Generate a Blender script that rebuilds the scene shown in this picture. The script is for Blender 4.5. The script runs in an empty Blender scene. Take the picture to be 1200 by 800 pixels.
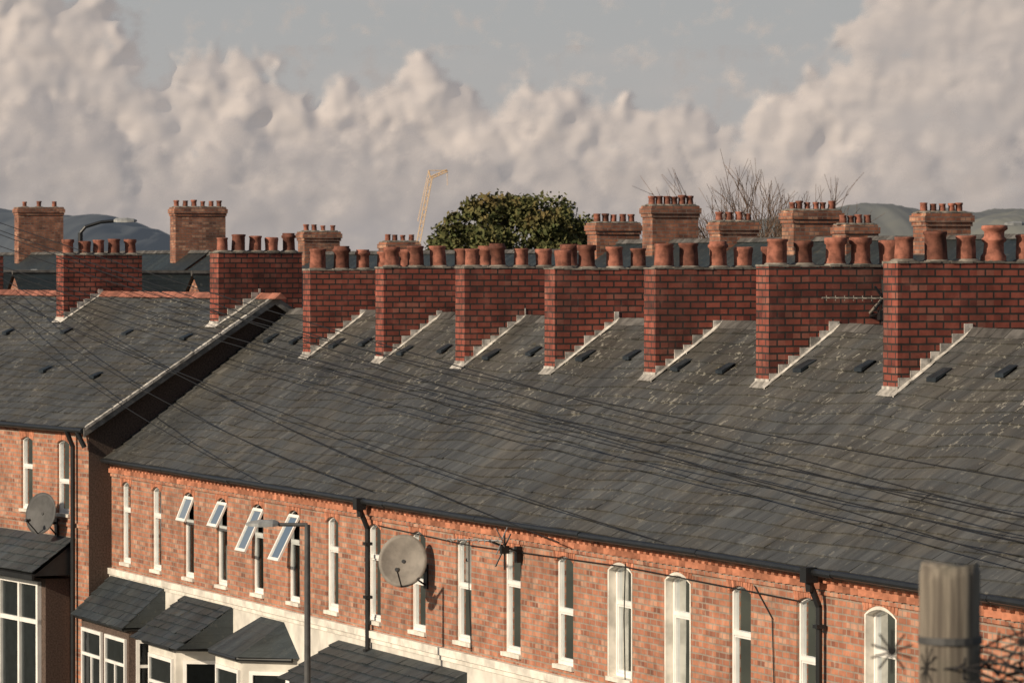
import bpy, math, random
import numpy as np
from mathutils import Vector, Matrix
random.seed(7)
R=random.uniform
sc=bpy.context.scene
col=sc.collection

# ------------------------------------------------------------------ node helpers
class N:
    def __init__(s,tree): s.t=tree; s.n=tree.nodes; s.l=tree.links
    def new(s,typ,**kw):
        n=s.n.new(typ)
        for k,v in kw.items(): setattr(n,k,v)
        return n
    def put(s,sock,v):
        if v is None: return
        if hasattr(v,'is_output'): s.l.new(v,sock)
        else:
            if isinstance(v,(tuple,list)) and len(v)==3 and sock.type=='RGBA': v=(*v,1)
            sock.default_value=v
    def m(s,op,a,b=None,c=None,clamp=False):
        n=s.new('ShaderNodeMath',operation=op,use_clamp=clamp)
        s.put(n.inputs[0],a); s.put(n.inputs[1],b)
        if c is not None: s.put(n.inputs[2],c)
        return n.outputs[0]
    def vm(s,op,a,b=None,out=0):
        n=s.new('ShaderNodeVectorMath',operation=op)
        s.put(n.inputs[0],a)
        if b is not None: s.put(n.inputs[1],b)
        return n.outputs[out]
    def sc(s,a,f):
        n=s.new('ShaderNodeVectorMath',operation='SCALE'); s.put(n.inputs[0],a); s.put(n.inputs[3],f); return n.outputs[0]
    def mr(s,v,a,b,c,d,smooth=True):
        n=s.new('ShaderNodeMapRange'); n.interpolation_type='SMOOTHSTEP' if smooth else 'LINEAR'
        s.put(n.inputs[0],v)
        for i,x in enumerate((a,b,c,d)): s.put(n.inputs[i+1],x)
        return n.outputs[0]
    def mix(s,f,a,b,blend='MIX'):
        n=s.new('ShaderNodeMix',data_type='RGBA',blend_type=blend)
        s.put(n.inputs[0],f); s.put(n.inputs[6],a); s.put(n.inputs[7],b)
        return n.outputs[2]
    def noise(s,v,scale,detail=3,rough=.55,dist=0):
        n=s.new('ShaderNodeTexNoise'); s.put(n.inputs['Vector'],v)
        n.inputs['Scale'].default_value=scale; n.inputs['Detail'].default_value=detail
        n.inputs['Roughness'].default_value=rough; n.inputs['Distortion'].default_value=dist
        return n.outputs['Fac']
    def xyz(s,x,y,z=0.0):
        n=s.new('ShaderNodeCombineXYZ'); s.put(n.inputs[0],x); s.put(n.inputs[1],y); s.put(n.inputs[2],z)
        return n.outputs[0]

def newmat(name):
    m=bpy.data.materials.new(name); m.use_nodes=True
    return m,N(m.node_tree),m.node_tree.nodes['Principled BSDF']

def objco(k):
    tc=k.new('ShaderNodeTexCoord'); return tc.outputs['Object']

def simple(name,c,rough=.7,var=.25,scale=6,metal=0,island=0,spec=.3):
    m,k,b=newmat(name); v=objco(k)
    f=k.noise(v,scale,3,.6)
    f=k.mr(f,.3,.7,1-var,1+var)
    if island:
        g=k.new('ShaderNodeNewGeometry').outputs['Random Per Island']
        f=k.m('MULTIPLY',f,k.mr(g,0,1,1-island,1+island,False))
    k.put(b.inputs['Base Color'],k.sc((c[0],c[1],c[2]),f))
    b.inputs['Roughness'].default_value=rough; b.inputs['Metallic'].default_value=metal
    b.inputs['Specular IOR Level'].default_value=spec
    return m

def brickmat(name,c1,c2,mortar,bw=.24,rh=.085,ms=.011,stain=.35,grime=(.05,.04,.035),bump=.5,c3=None,pale=(.6,.36,.24),palef=.35):
    m,k,b=newmat(name); v=objco(k)
    sp=k.new('ShaderNodeSeparateXYZ'); k.l.new(v,sp.inputs[0])
    u=k.m('ADD',sp.outputs[0],sp.outputs[1])
    w=k.noise(v,1.7,2); wob=k.m('MULTIPLY',k.m('SUBTRACT',w,.5),.014)
    uv=k.xyz(u,k.m('ADD',sp.outputs[2],wob),0.0)
    bt=k.new('ShaderNodeTexBrick'); k.l.new(uv,bt.inputs['Vector'])
    for nme,val in (('Scale',1.0),('Mortar Size',ms),('Mortar Smooth',.2),('Bias',-.1),('Brick Width',bw),('Row Height',rh)):
        bt.inputs[nme].default_value=val
    bt.inputs['Color1'].default_value=(*c1,1); bt.inputs['Color2'].default_value=(*c2,1); bt.inputs['Mortar'].default_value=(*mortar,1)
    row=k.m('FLOOR',k.m('DIVIDE',k.m('ADD',sp.outputs[2],wob),rh))
    odd=k.m('MULTIPLY',k.m('FLOORED_MODULO',row,2.0),.5)
    cell=k.m('FLOOR',k.m('ADD',k.m('DIVIDE',u,bw),odd))
    wn=k.new('ShaderNodeTexWhiteNoise',noise_dimensions='2D'); k.l.new(k.xyz(cell,row,0.0),wn.inputs['Vector'])
    rnd=wn.outputs['Value']
    n1=k.noise(v,.9,4,.6); n3=k.noise(v,3.2,4,.65)
    notm=k.m('SUBTRACT',1.0,bt.outputs['Fac'])
    c=bt.outputs[0]
    c=k.mix(k.m('MULTIPLY',k.mr(rnd,.80,.95,0,palef*1.4),notm),c,pale)
    c=k.mix(k.m('MULTIPLY',k.mr(rnd,.0,.22,.7,0),notm),c,c3 or (c2[0]*.45,c2[1]*.5,c2[2]*.6))
    c=k.mix(k.mr(n1,.42,.75,0,stain),c,grime)
    c=k.mix(k.mr(n3,.55,.8,0,.3),c,pale)
    k.put(b.inputs['Base Color'],k.sc(c,k.mr(n3,.3,.7,.76,1.15)))
    b.inputs['Roughness'].default_value=.9; b.inputs['Specular IOR Level'].default_value=.15
    bp=k.new('ShaderNodeBump'); bp.inputs['Strength'].default_value=bump; bp.inputs['Distance'].default_value=.015
    h=k.m('ADD',k.m('MULTIPLY',bt.outputs['Fac'],-1),k.m('ADD',k.m('MULTIPLY',n3,.6),k.m('MULTIPLY',rnd,.35)))
    k.l.new(h,bp.inputs['Height']); k.l.new(bp.outputs[0],b.inputs['Normal'])
    return m

def slatemat(name,c,island=.12,lichen=.8,sheet=False):
    m,k,b=newmat(name); v=objco(k)
    g=k.new('ShaderNodeNewGeometry').outputs['Random Per Island']
    f=k.mr(g,0,1,1-island,1+island,False)
    big=k.noise(v,.35,4,.6); f=k.m('MULTIPLY',f,k.mr(big,.3,.7,.82,1.2))
    st=k.noise(k.vm('MULTIPLY',v,(4.5,.7,.7)),1,4,.65); f=k.m('MULTIPLY',f,k.mr(st,.3,.72,.72,1.28))
    at=k.new('ShaderNodeAttribute'); at.attribute_name='tone'
    if not sheet: f=k.m('MULTIPLY',f,k.m('ADD',.55,at.outputs['Fac']))
    hue=k.mix(k.mr(k.noise(v,.8,2),.4,.6,0,1),c,(c[0]*1.1,c[1]*1.02,c[2]*.92))
    cc=k.sc(hue,f)
    l1=k.noise(v,7,3,.72); l2=k.noise(v,.5,3,.6)
    sp0=k.new('ShaderNodeSeparateXYZ'); k.l.new(v,sp0.inputs[0])
    up=k.mr(sp0.outputs[1],.5,3.4,.45,1.0)
    mask=k.m('MULTIPLY',k.m('MULTIPLY',k.mr(l1,.60,.635,0,1),k.mr(l2,.38,.58,.15,lichen)),up)
    c2=k.mix(mask,cc,(.30,.285,.24))
    l3=k.noise(v,5,4,.7)
    c3=k.mix(k.m('MULTIPLY',k.mr(l3,.6,.7,0,.6),k.mr(l2,.5,.7,.15,1)),c2,(.10,.08,.032))
    k.put(b.inputs['Base Color'],c3)
    b.inputs['Roughness'].default_value=.52; b.inputs['Specular IOR Level'].default_value=.35
    bp=k.new('ShaderNodeBump'); bp.inputs['Strength'].default_value=.35; bp.inputs['Distance'].default_value=.01
    h=k.noise(v,18,2,.6)
    if sheet:
        bt=k.new('ShaderNodeTexBrick'); k.l.new(k.xyz(sp0.outputs[0],sp0.outputs[2],0.0),bt.inputs['Vector'])
        for nme,val in (('Scale',1.0),('Mortar Size',.009),('Brick Width',.3),('Row Height',.13)): bt.inputs[nme].default_value=val
        h=k.m('SUBTRACT',h,k.m('MULTIPLY',bt.outputs['Fac'],2.0))
        bp.inputs['Strength'].default_value=.8
    k.l.new(h,bp.inputs['Height']); k.l.new(bp.outputs[0],b.inputs['Normal'])
    return m

M={}
M['brick']=brickmat('facade_brick',(.46,.20,.12),(.31,.125,.08),(.29,.235,.19),rh=.09,ms=.013,bump=.5,stain=.5,grime=(.13,.08,.06),pale=(.55,.36,.26))
M['brickred']=brickmat('chimney_brick',(.30,.086,.06),(.21,.06,.045),(.045,.038,.035),bw=.26,rh=.105,ms=.015,stain=.6,grime=(.05,.037,.033),pale=(.34,.15,.11),palef=.35)
M['brickold']=brickmat('old_chimney_brick',(.33,.14,.085),(.20,.085,.06),(.18,.14,.12),bw=.27,rh=.1,ms=.012,stain=.6,grime=(.08,.06,.05))
M['arch']=simple('arch_brick',(.39,.16,.095),.9,.25,8,island=.4)
M['slate']=slatemat('roof_slate',(.064,.066,.065))
M['slatedark']=slatemat('dark_slate',(.020,.027,.030),.1,.1,True)
M['slatesheet']=slatemat('bay_slate',(.036,.045,.050),.2,.2,True)
M['slateb']=slatemat('bay_slate_tiles',(.034,.043,.050),.15,.1)
M['under']=simple('roof_batten_dark',(.02,.02,.02),.9)
M['terra']=simple('terracotta',(.215,.082,.055),.85,.45,7,island=.45)
M['ridge']=simple('ridge_tile',(.25,.10,.07),.85,.3,4,island=.3)
M['ridgegrey']=simple('ridge_tile_grey',(.085,.08,.075),.85,.4,4,island=.35)
M['nearblack']=simple('nearblack',(.015,.013,.012),.95)  # near-black colour for pot insides and the verge underside
M['lead']=simple('lead_flashing',(.36,.34,.31),.8,.45,7,island=.35)
M['cement']=simple('cement',(.18,.16,.135),.9,.45,5,island=.35)
M['white']=simple('white_upvc',(.76,.74,.70),.4,.08,3,spec=.4)
M['whitepaint']=simple('white_paint',(.64,.60,.53),.75,.25,2.5)
M['cream']=simple('cream_render',(.57,.54,.48),.85,.22,1.5)
M['render']=simple('brown_pebbledash',(.085,.06,.048),.95,.35,30)
M['black']=simple('black_plastic',(.014,.015,.016),.4,.2,4,spec=.4)
M['dark']=simple('dark_interior',(.03,.032,.035),.9)
M['curtain']=simple('curtain',(.38,.36,.33),.9,.2,5)
M['steel']=simple('galvanised_steel',(.30,.31,.31),.5,.2,6,.3)
M['dish']=simple('dish_grey',(.20,.18,.155),.6,.2,5)
M['dishdark']=simple('dish_dark',(.07,.07,.07),.6,.2,5)
M['barge']=simple('barge_board_paint',(.16,.155,.145),.7,.4,5)
M['vent']=simple('lead_dark',(.018,.024,.030),.5,.3,6)
M['asphalt']=simple('asphalt',(.05,.05,.05),.9,.2,20)
M['paving']=simple('paving',(.22,.21,.2),.9,.2,4)
M['paintline']=simple('road_paint',(.75,.74,.7),.8,.1,5)
M['rust']=simple('rusty_wire',(.016,.015,.016),.7,.3,5)
M['cable']=simple('cable_black',(.012,.012,.013),.6,.1)
M['crane']=simple('crane_yellow',(.62,.42,.22),.6,.1)
M['bark']=simple('bark',(.09,.065,.045),.95,.3,5)
M['twig']=simple('twig',(.13,.085,.06),.95,.3,5)
def woodmat():
    m,k,b=newmat('weathered_wood'); v=objco(k)
    f=k.noise(k.vm('MULTIPLY',v,(30,30,1.2)),1,4,.6); g=k.noise(v,3,3)
    c=k.mix(k.mr(f,.35,.65,0,1),(.09,.075,.06),(.22,.19,.15)); c=k.mix(k.mr(g,.45,.7,0,.5),c,(.10,.10,.075))
    k.put(b.inputs['Base Color'],c); b.inputs['Roughness'].default_value=.9
    bp=k.new('ShaderNodeBump'); bp.inputs['Strength'].default_value=.6; bp.inputs['Distance'].default_value=.01
    k.l.new(f,bp.inputs['Height']); k.l.new(bp.outputs[0],b.inputs['Normal']); return m
M['wood']=woodmat()
def leafmat():
    m,k,b=newmat('foliage'); g=k.new('ShaderNodeNewGeometry').outputs['Random Per Island']
    c=k.mix(g,(.055,.07,.025),(.15,.14,.055))
    c=k.mix(k.mr(k.noise(objco(k),.7,2),.5,.7,0,.6),c,(.17,.11,.045))
    k.put(b.inputs['Base Color'],c); b.inputs['Roughness'].default_value=.8; b.inputs['Specular IOR Level'].default_value=.15
    return m
M['leaf']=leafmat()
def glassmat():
    m=bpy.data.materials.new('window_glass'); m.use_nodes=True; k=N(m.node_tree); k.n.clear()
    o=k.new('ShaderNodeOutputMaterial'); g=k.new('ShaderNodeBsdfGlossy'); g.inputs['Roughness'].default_value=.02
    g.inputs['Color'].default_value=(.85,.9,.92,1)
    t=k.new('ShaderNodeBsdfTransparent'); t.inputs['Color'].default_value=(.66,.71,.72,1)
    fr=k.new('ShaderNodeFresnel'); fr.inputs[0].default_value=1.45
    bp=k.new('ShaderNodeBump'); bp.inputs['Strength'].default_value=.15; bp.inputs['Distance'].default_value=.02
    k.l.new(k.noise(objco(k),1.5,2),bp.inputs['Height']); k.l.new(bp.outputs[0],g.inputs['Normal'])
    mx=k.new('ShaderNodeMixShader'); k.l.new(k.m('ADD',fr.outputs[0],.01),mx.inputs[0]); k.l.new(t.outputs[0],mx.inputs[1]); k.l.new(g.outputs[0],mx.inputs[2])
    k.l.new(mx.outputs[0],o.inputs[0]); return m
M['glass']=glassmat()

# ------------------------------------------------------------------ mesh helpers
def empty(name,loc=(0,0,0),rz=0):
    e=bpy.data.objects.new(name,None); e.location=loc; e.rotation_euler=(0,0,rz); col.objects.link(e); return e

class MB:
    def __init__(s): s.v=[]; s.f=[]; s.tone=[]
    def add(s,vs,fs,tone=.5):
        o=len(s.v); s.v+= [tuple(p) for p in vs]; s.f+=[tuple(i+o for i in f) for f in fs]; s.tone+=[tone]*len(vs)
    def box(s,x0,x1,y0,y1,z0,z1):
        s.add([(x0,y0,z0),(x1,y0,z0),(x1,y1,z0),(x0,y1,z0),(x0,y0,z1),(x1,y0,z1),(x1,y1,z1),(x0,y1,z1)],
              [(0,3,2,1),(4,5,6,7),(0,1,5,4),(1,2,6,5),(2,3,7,6),(3,0,4,7)])
    def poly(s,pts): s.add(pts,[tuple(range(len(pts)))])
    def cyl(s,a,b,r0,r1=None,n=10,caps=True):
        a=Vector(a); b=Vector(b); r1=r0 if r1 is None else r1
        d=(b-a).normalized(); up=Vector((0,0,1)) if abs(d.z)<.9 else Vector((1,0,0))
        x=d.cross(up).normalized(); y=d.cross(x)
        vs=[a+(x*math.cos(t)+y*math.sin(t))*r0 for t in [2*math.pi*i/n for i in range(n)]]
        vs+=[b+(x*math.cos(t)+y*math.sin(t))*r1 for t in [2*math.pi*i/n for i in range(n)]]
        fs=[(i,(i+1)%n,n+(i+1)%n,n+i) for i in range(n)]
        if caps: fs+=[tuple(range(n))[::-1],tuple(range(n,2*n))]
        s.add(vs,fs)
    def lathe(s,c,prof,n=14,tilt=(0,0)):
        vs=[];fs=[]
        for r,z in prof:
            for i in range(n):
                t=2*math.pi*i/n
                vs.append((c[0]+r*math.cos(t)+tilt[0]*z,c[1]+r*math.sin(t)+tilt[1]*z,c[2]+z))
        for j in range(len(prof)-1):
            for i in range(n): fs.append((j*n+i,j*n+(i+1)%n,(j+1)*n+(i+1)%n,(j+1)*n+i))
        s.add(vs,fs)
    def obj(s,name,mat,parent=None,smooth=False,loc=(0,0,0)):
        me=bpy.data.meshes.new(name); me.from_pydata(s.v,[],s.f); me.update()
        at=me.attributes.new('tone','FLOAT','POINT'); at.data.foreach_set('value',s.tone)
        me.materials.append(M[mat] if isinstance(mat,str) else mat)
        if smooth: me.polygons.foreach_set('use_smooth',[True]*len(me.polygons))
        o=bpy.data.objects.new(name,me); col.objects.link(o); o.location=loc
        if parent: o.parent=parent
        return o

def curve(name,pts_list,r,mat,parent=None):
    cu=bpy.data.curves.new(name,'CURVE'); cu.dimensions='3D'; cu.bevel_depth=r; cu.bevel_resolution=1
    for pts in pts_list:
        sp=cu.splines.new('POLY'); sp.points.add(len(pts)-1)
        for i,p in enumerate(pts): sp.points[i].co=(p[0],p[1],p[2],1)
    cu.materials.append(M[mat]); o=bpy.data.objects.new(name,cu); col.objects.link(o)
    if parent: o.parent=parent
    return o

def outline(xc,hw,zb,zs,rise,n=8):
    p=[(xc-hw,zb),(xc-hw,zs)]
    for i in range(1,n):
        t=-1+2*i/n; p.append((xc+hw*t,zs+rise*(1-t*t)))
    p+=[(xc+hw,zs),(xc+hw,zb)]
    return p

# ------------------------------------------------------------------ survey frame (metres right / ahead / below the viewpoint)
TH=math.atan(1940/5253.0); CAM=Vector((0,-24,9.7))
FW=Vector((-math.cos(TH),math.sin(TH),0)); RT=Vector((math.sin(TH),math.cos(TH),0))
def sv(r,d,h): return CAM+FW*d+RT*r-Vector((0,0,h))

# ------------------------------------------------------------------ slates
def slates(mb,x0,x1,ye,ze,tan,ylen,w=.31,exp=.2,sag=None,tonef=None):
    L=ylen*math.sqrt(1+tan*tan); n=int(L/exp); exp=L/n
    c=1/math.sqrt(1+tan*tan); s=tan*c
    def P(x,t,h):
        y=ye+t*c-h*s; z=ze+t*s+h*c
        if sag: z+=sag(x,t/L)
        return (x,y,z)
    for j in range(n):
        t0=j*exp; off=(j%2)*w/2; x=x0-off
        rowj=R(-.005,.005); rowtone=R(-.06,.06)
        while x<x1:
            a=max(x+.003,x0); b=min(x+w-.003,x1)
            if b-a>.03:
                h0=.028+R(-.004,.007)+(.014 if random.random()<.02 else 0); dt=rowj+R(-.004,.004)+.004*math.sin(x*1.3+j*.3)-(.03 if random.random()<.01 else 0)
                sk=R(-.003,.003)
                v=[P(a,t0+dt-sk,h0),P(b,t0+dt+sk,h0+R(-.003,.003)),P(b,t0+exp*1.08,.004),P(a,t0+exp*1.08,.004),P(a,t0+dt-sk,h0-.022),P(b,t0+dt+sk,h0-.022)]
                tn=(tonef(a) if tonef else .45)+rowtone
                if random.random()<.012: tn+=R(.1,.4)
                if random.random()<.02: tn-=.15
                mb.add(v,[(0,1,2,3),(0,4,5,1),(0,3,4),(1,5,2)],tn)
            x+=w

POTS=[
 [(.155,0),(.15,.03),(.135,.06),(.13,.27),(.155,.29),(.16,.36),(.145,.37),(.115,.37),(.11,.1)],
 [(.15,0),(.145,.05),(.14,.07),(.135,.30),(.165,.32),(.165,.36),(.14,.38),(.14,.42),(.11,.42),(.11,.15)],
 [(.145,0),(.14,.2),(.135,.31),(.15,.33),(.15,.36),(.115,.365),(.11,.1)],
 [(.16,0),(.16,.06),(.13,.10),(.12,.22),(.155,.25),(.155,.27),(.125,.30),(.125,.36),(.165,.39),(.16,.43),(.10,.44),(.09,.2)],
 [(.14,0),(.14,.10),(.145,.20),(.155,.27),(.15,.31),(.115,.32),(.11,.1)],
]
def stack(name,x0,x1,y0,y1,zb,zt,mat='brickred',pots=5,potmat='terra',corbel=False,potscale=1.0,loc=(0,0,0),rz=0,zr=None,ridge=None,cowls=True):
    e=empty(name,loc,rz)
    b=MB()
    if corbel:
        b.box(x0,x1,y0,y1,zb,zt-.32)
        b.box(x0-.035,x1+.035,y0-.035,y1+.035,zt-.32,zt-.22)
        b.box(x0-.07,x1+.07,y0-.07,y1+.07,zt-.22,zt-.06)
        b.box(x0-.03,x1+.03,y0-.03,y1+.03,zt-.06,zt)
    else:
        b.box(x0,x1,y0,y1,zb,zt-.0)
    b.obj('stack_brickwork',mat,e)
    c=MB()
    n=14
    for i in range(n):
        ya=y0-.012+(y1-y0+.024)*i/n; yb=y0-.012+(y1-y0+.024)*(i+1)/n
        c.box(x0-.010-R(0,.012),x1+.006+R(0,.014),ya,yb-.002,zt-.006+R(-.006,.006),zt+.016+R(0,.016))
    c.obj('cement_cap','cement',e)
    p=MB(); so=MB(); fl=MB()
    L=y1-y0; xc=(x0+x1)/2
    for i in range(pots):
        yy=y0+L*(i+.5)/pots+R(-.03,.03)
        k=random.choice([0,0,0,1,2,2,2,3,4] if cowls else [0,2]); sc_=potscale*R(.88,1.12)
        prof=[(r*sc_,z*sc_) for r,z in POTS[k]]
        t=(R(-.05,.05),R(-.05,.05)); p.lathe((xc,yy,zt+.02),prof,14,t)
        so.lathe((xc,yy,zt+.02),[(.0,.2*sc_),(.1*sc_,.2*sc_)],10,t)  # near-black disc closing the inside of each pot
        fl.lathe((xc,yy,zt+.01),[(.21,0),(.18,.03),(.15,.045)],10)
    p.obj('chimney_pots',potmat,e,True); so.obj('flue_dark_disc','nearblack',e)
    fl.obj('mortar_haunching','cement',e,True)
    if zr:
        f=MB(); st=.17; y=y0; x=x1
        while y<ridge-.02:
            yn=min(y+st*R(.85,1.15),ridge)
            f.box(x+.002,x+.012+R(0,.008),y+.004,yn-.004,zr(y)-.03,zr(y)+.20+R(-.03,.04))
            y=yn
        y=y0-.10
        while y<ridge-.02:
            yn=min(y+.3,ridge); w=.05+R(0,.04)
            a=.035
            f.add([(x+.001,y,zr(y)+a+.03),(x+w,y,zr(y)+a),(x+w,yn,zr(yn)+a),(x+.001,yn,zr(yn)+a+.03),(x+w,y,zr(y)-.02)],[(0,1,2,3),(0,4,1)])
            y=yn
        f.box(x0-.02,x1+.02,y0-.012,y0-.002,zr(y0)-.08,zr(y0)+.09)
        f.add([(x0-.03,y0-.11,zr(y0-.11)+.035),(x1+.03,y0-.11,zr(y0-.11)+.035),(x1+.03,y0-.013,zr(y0)+.05),(x0-.03,y0-.013,zr(y0)+.05)],[(0,1,2,3)])
        f.obj('stepped_flashing','lead',e)
    return e

# ------------------------------------------------------------------ windows
def window(mbs,xc,zb,zs,rise,hw,yf,style):
    o=outline(xc,hw,zb,zs,rise); n=len(o)
    paint=style.get('paint')
    rec=.11 if paint else .045
    d=rec+.07
    rv=mbs['whitepaint'] if paint else mbs['brick']
    rv.add([(x,yf,z) for x,z in o]+[(x,yf+d,z) for x,z in o],[(i,(i+1)%n,n+(i+1)%n,n+i) for i in range(n-1)])
    def ring(o1,o2,y0,y1,mb):
        n=len(o1)
        mb.add([(x,y0,z) for x,z in o1]+[(x,y0,z) for x,z in o2]+[(x,y1,z) for x,z in o2],
               [(i,(i+1)%n,n+(i+1)%n,n+i) for i in range(n)]+[(n+i,n+(i+1)%n,2*n+(i+1)%n,2*n+i) for i in range(n)])
    fy=yf+rec
    if paint:
        o3=outline(xc,hw+.045,zb,zs,rise+.045)
        ring(o3,o,yf-.006,yf+.0,mbs['whitepaint'])
    fw=style.get('fw',.048)
    o2=outline(xc,hw-fw,zb+fw+.01,zs-.01,rise-.01)
    ring(o,o2,fy,fy+.05,mbs['white'])
    tz=zb+(zs+rise-zb)*style.get('tr',.66)
    w=mbs['white']
    w.box(xc-hw+fw,xc+hw-fw,fy-.008,fy+.045,tz-.03,tz+.03)
    a=hw-fw-.003; ztop=tz-.032
    s1=[(xc-a,zb+fw+.012),(xc-a,ztop),(xc+a,ztop),(xc+a,zb+fw+.012)]
    s2=[(xc-a+.03,zb+fw+.05),(xc-a+.03,ztop-.03),(xc+a-.03,ztop-.03),(xc+a-.03,zb+fw+.05)]
    ring(s1,s2,fy+.010,fy+.045,w)
    g=mbs['glass']
    if style.get('open'):
        g.poly([(xc-a,fy+.04,zb+fw),(xc+a,fy+.04,zb+fw),(xc+a,fy+.04,tz),(xc-a,fy+.04,tz)])
        ht=style.get('oh',.5)
        an=math.radians(style['open']); hz=zs+.0
        def T(u,v,w_): return (xc+u,fy-.01-v*math.sin(an)-w_*math.cos(an),hz-v*math.cos(an)+w_*math.sin(an))
        A=hw-.03;t=.055
        def bar(u0,u1,v0,v1):
            vs=[T(u,v,w_) for w_ in (0,.035) for v in (v0,v1) for u in (u0,u1)]
            w.add(vs,[(0,1,3,2),(4,5,7,6),(0,1,5,4),(2,3,7,6),(0,2,6,4),(1,3,7,5)])
        bar(-A,A,0,t);bar(-A,A,ht-t,ht);bar(-A,-A+t,t,ht-t);bar(A-t,A,t,ht-t)
        g.poly([T(-A+t,t,.015),T(A-t,t,.015),T(A-t,ht-t,.015),T(-A+t,ht-t,.015)])
    else:
        g.poly([(x,fy+.04,z) for x,z in o2])
    mbs['dark'].box(xc-hw-.4,xc+hw+.4,yf+.95,yf+1.0,zb-.4,zs+rise+.2)
    cs=style.get('cur',0); c=mbs['curtain']; cy=fy+.12
    if cs==1: c.poly([(xc-hw+.01,cy,zb),(xc+hw-.01,cy,zb),(xc+hw-.01,cy,tz-.35),(xc-hw+.01,cy,tz-.35)])
    if cs==2:
        z=zb+.03
        while z<zs:
            c.box(xc-hw+.01,xc+hw-.01,cy,cy+.03,z,z+.032); z+=.085
    if cs==3:
        for sx in (-1,1):
            for i in range(3):
                x=xc+sx*(hw-.03-.05*i); c.box(x-.022,x+.022,cy+.02*(i%2),cy+.03+.02*(i%2),zb,zs+rise)
    if cs==4: c.poly([(xc-hw+.01,cy,zs-.55),(xc+hw-.01,cy,zs-.55),(xc+hw-.01,cy,zs+rise),(xc-hw+.01,cy,zs+rise)])
    (mbs['whitepaint']).box(xc-hw-.04,xc+hw+.04,yf-.045,yf+rec-.002,zb-.06,zb+.004)
    m=11
    hb=.048 if paint else .003
    for i in range(m):
        t0=-1.12+2.24*i/m; t1=-1.12+2.24*(i+1)/m-.04
        def A2(t,h):
            x=xc+hw*t; z=zs+rise*(1-min(1,t*t)) if abs(t)<=1 else zs-.01*(abs(t)-1)
            return (x+h*t*.35,z+h)
        q=[A2(t0,hb),A2(t1,hb),A2(t1,hb+.18),A2(t0,hb+.18)]
        y=yf-.006-R(0,.004)
        mbs['arch'].add([(x,y,z) for x,z in q]+[(x,yf+.02,z) for x,z in q],[(0,1,2,3),(0,1,5,4),(1,2,6,5),(2,3,7,6),(3,0,4,7)])

def facade(mbs,x0,x1,zbot,ztop,wins,yf,zb,zs,rise):
    b=mbs['brick']; x=x0
    for xc,hw in sorted(wins):
        b.poly([(x,yf,zbot),(xc-hw,yf,zbot),(xc-hw,yf,ztop),(x,yf,ztop)])
        b.poly([(xc-hw,yf,zbot),(xc+hw,yf,zbot),(xc+hw,yf,zb),(xc-hw,yf,zb)])
        o=outline(xc,hw,zb,zs,rise)[1:-1]
        for i in range(len(o)-1):
            b.poly([(o[i][0],yf,o[i][1]),(o[i+1][0],yf,o[i+1][1]),(o[i+1][0],yf,ztop),(o[i][0],yf,ztop)])
        x=xc+hw
    b.poly([(x,yf,zbot),(x1,yf,zbot),(x1,yf,ztop),(x,yf,ztop)])

def mbset(): return {k:MB() for k in ('brick','white','whitepaint','glass','dark','curtain','arch')}
def flush(mbs,parent):
    names={'brick':'brick_walls','white':'window_frames','whitepaint':'painted_sills','glass':'window_glass','dark':'rooms','curtain':'curtains','arch':'brick_arches'}
    for k,m in mbs.items():
        if m.f: m.obj(names[k],k,parent)

# ================================================================== MAIN TERRACE
X0,X1=-89.4,-34.0
ZE=5.90; TAN=.735; YR=3.92; ZR=ZE+TAN*YR
D=4.497
house=empty('brick_terrace')
partyx=[-(57.13+D*k) for k in range(-5,8)]
def sagf(x,t):
    ph=((-x-57.13)/D)%1.0
    return -.075*math.sin(math.pi*ph)**2*math.sin(math.pi*min(1,t*1.0+.05))+.006*math.sin(x*1.7+t*5)
tones={}
def tonef(x):
    k=int((-x-57.13)//D)
    if k not in tones: tones[k]=R(.36,.54)
    return tones[k]
mb=MB(); slates(mb,X0,X1,-.16,ZE-.16*TAN+.0,TAN,YR+.14,sag=sagf,tonef=tonef,w=.33,exp=.235); mb.obj('roof_slates_front','slate',house)
mb=MB()
mb.poly([(X0,-.14,ZE-.16*TAN-.08),(X1,-.14,ZE-.16*TAN-.08),(X1,YR,ZR-.11),(X0,YR,ZR-.11)])
mb.poly([(X0,YR,ZR-.02),(X1,YR,ZR-.02),(X1,2*YR+.1,ZE-.1),(X0,2*YR+.1,ZE-.1)])
mb.obj('roof_back_and_underlay','under',house)
mb=MB(); x=X0
while x<X1:
    z=ZR+sagf(x,1)+R(-.006,.006)
    mb.add([(x,YR-.14,z-.07),(x+.44,YR-.14,z-.07),(x+.44,YR,z+.06),(x,YR,z+.06),(x,YR+.14,z-.07),(x+.44,YR+.14,z-.07)],[(0,1,2,3),(3,2,5,4),(0,3,4),(1,5,2)])
    x+=.45
mb.obj('ridge_tiles','ridgegrey',house)
W=mbset()
ZB,ZS,RISE=3.72,5.27,.09
stylesets={16:dict(cur=0),15:dict(cur=1),14:dict(open=22,cur=0,oh=.5),13:dict(open=26,cur=1,oh=.5),12:dict(open=25,oh=.85),11:dict(open=27,oh=.9),10:dict(cur=0,fw=.07),9:dict(cur=4),8:dict(cur=0,tr=.5),7:dict(cur=0,tr=.55),
 6:dict(cur=3),5:dict(cur=0,tr=.5),4:dict(cur=2,paint=1),3:dict(cur=2,paint=1),2:dict(cur=4,tr=.6),1:dict(cur=1,tr=.5),0:dict(cur=3,paint=1)}
wl=[]
for j in range(-7,17):
    st=stylesets.get(j,dict(cur=j%3)); hw=.44 if st.get('paint') else (.34 if j>8 else .37)
    wl.append((-(51.5+2.244*j)+R(-.05,.05),hw,st))
facade(W,-88.62,X1,0,ZE-.02,[(a,b_) for a,b_,c in wl],0,ZB,ZS,RISE)
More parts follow.
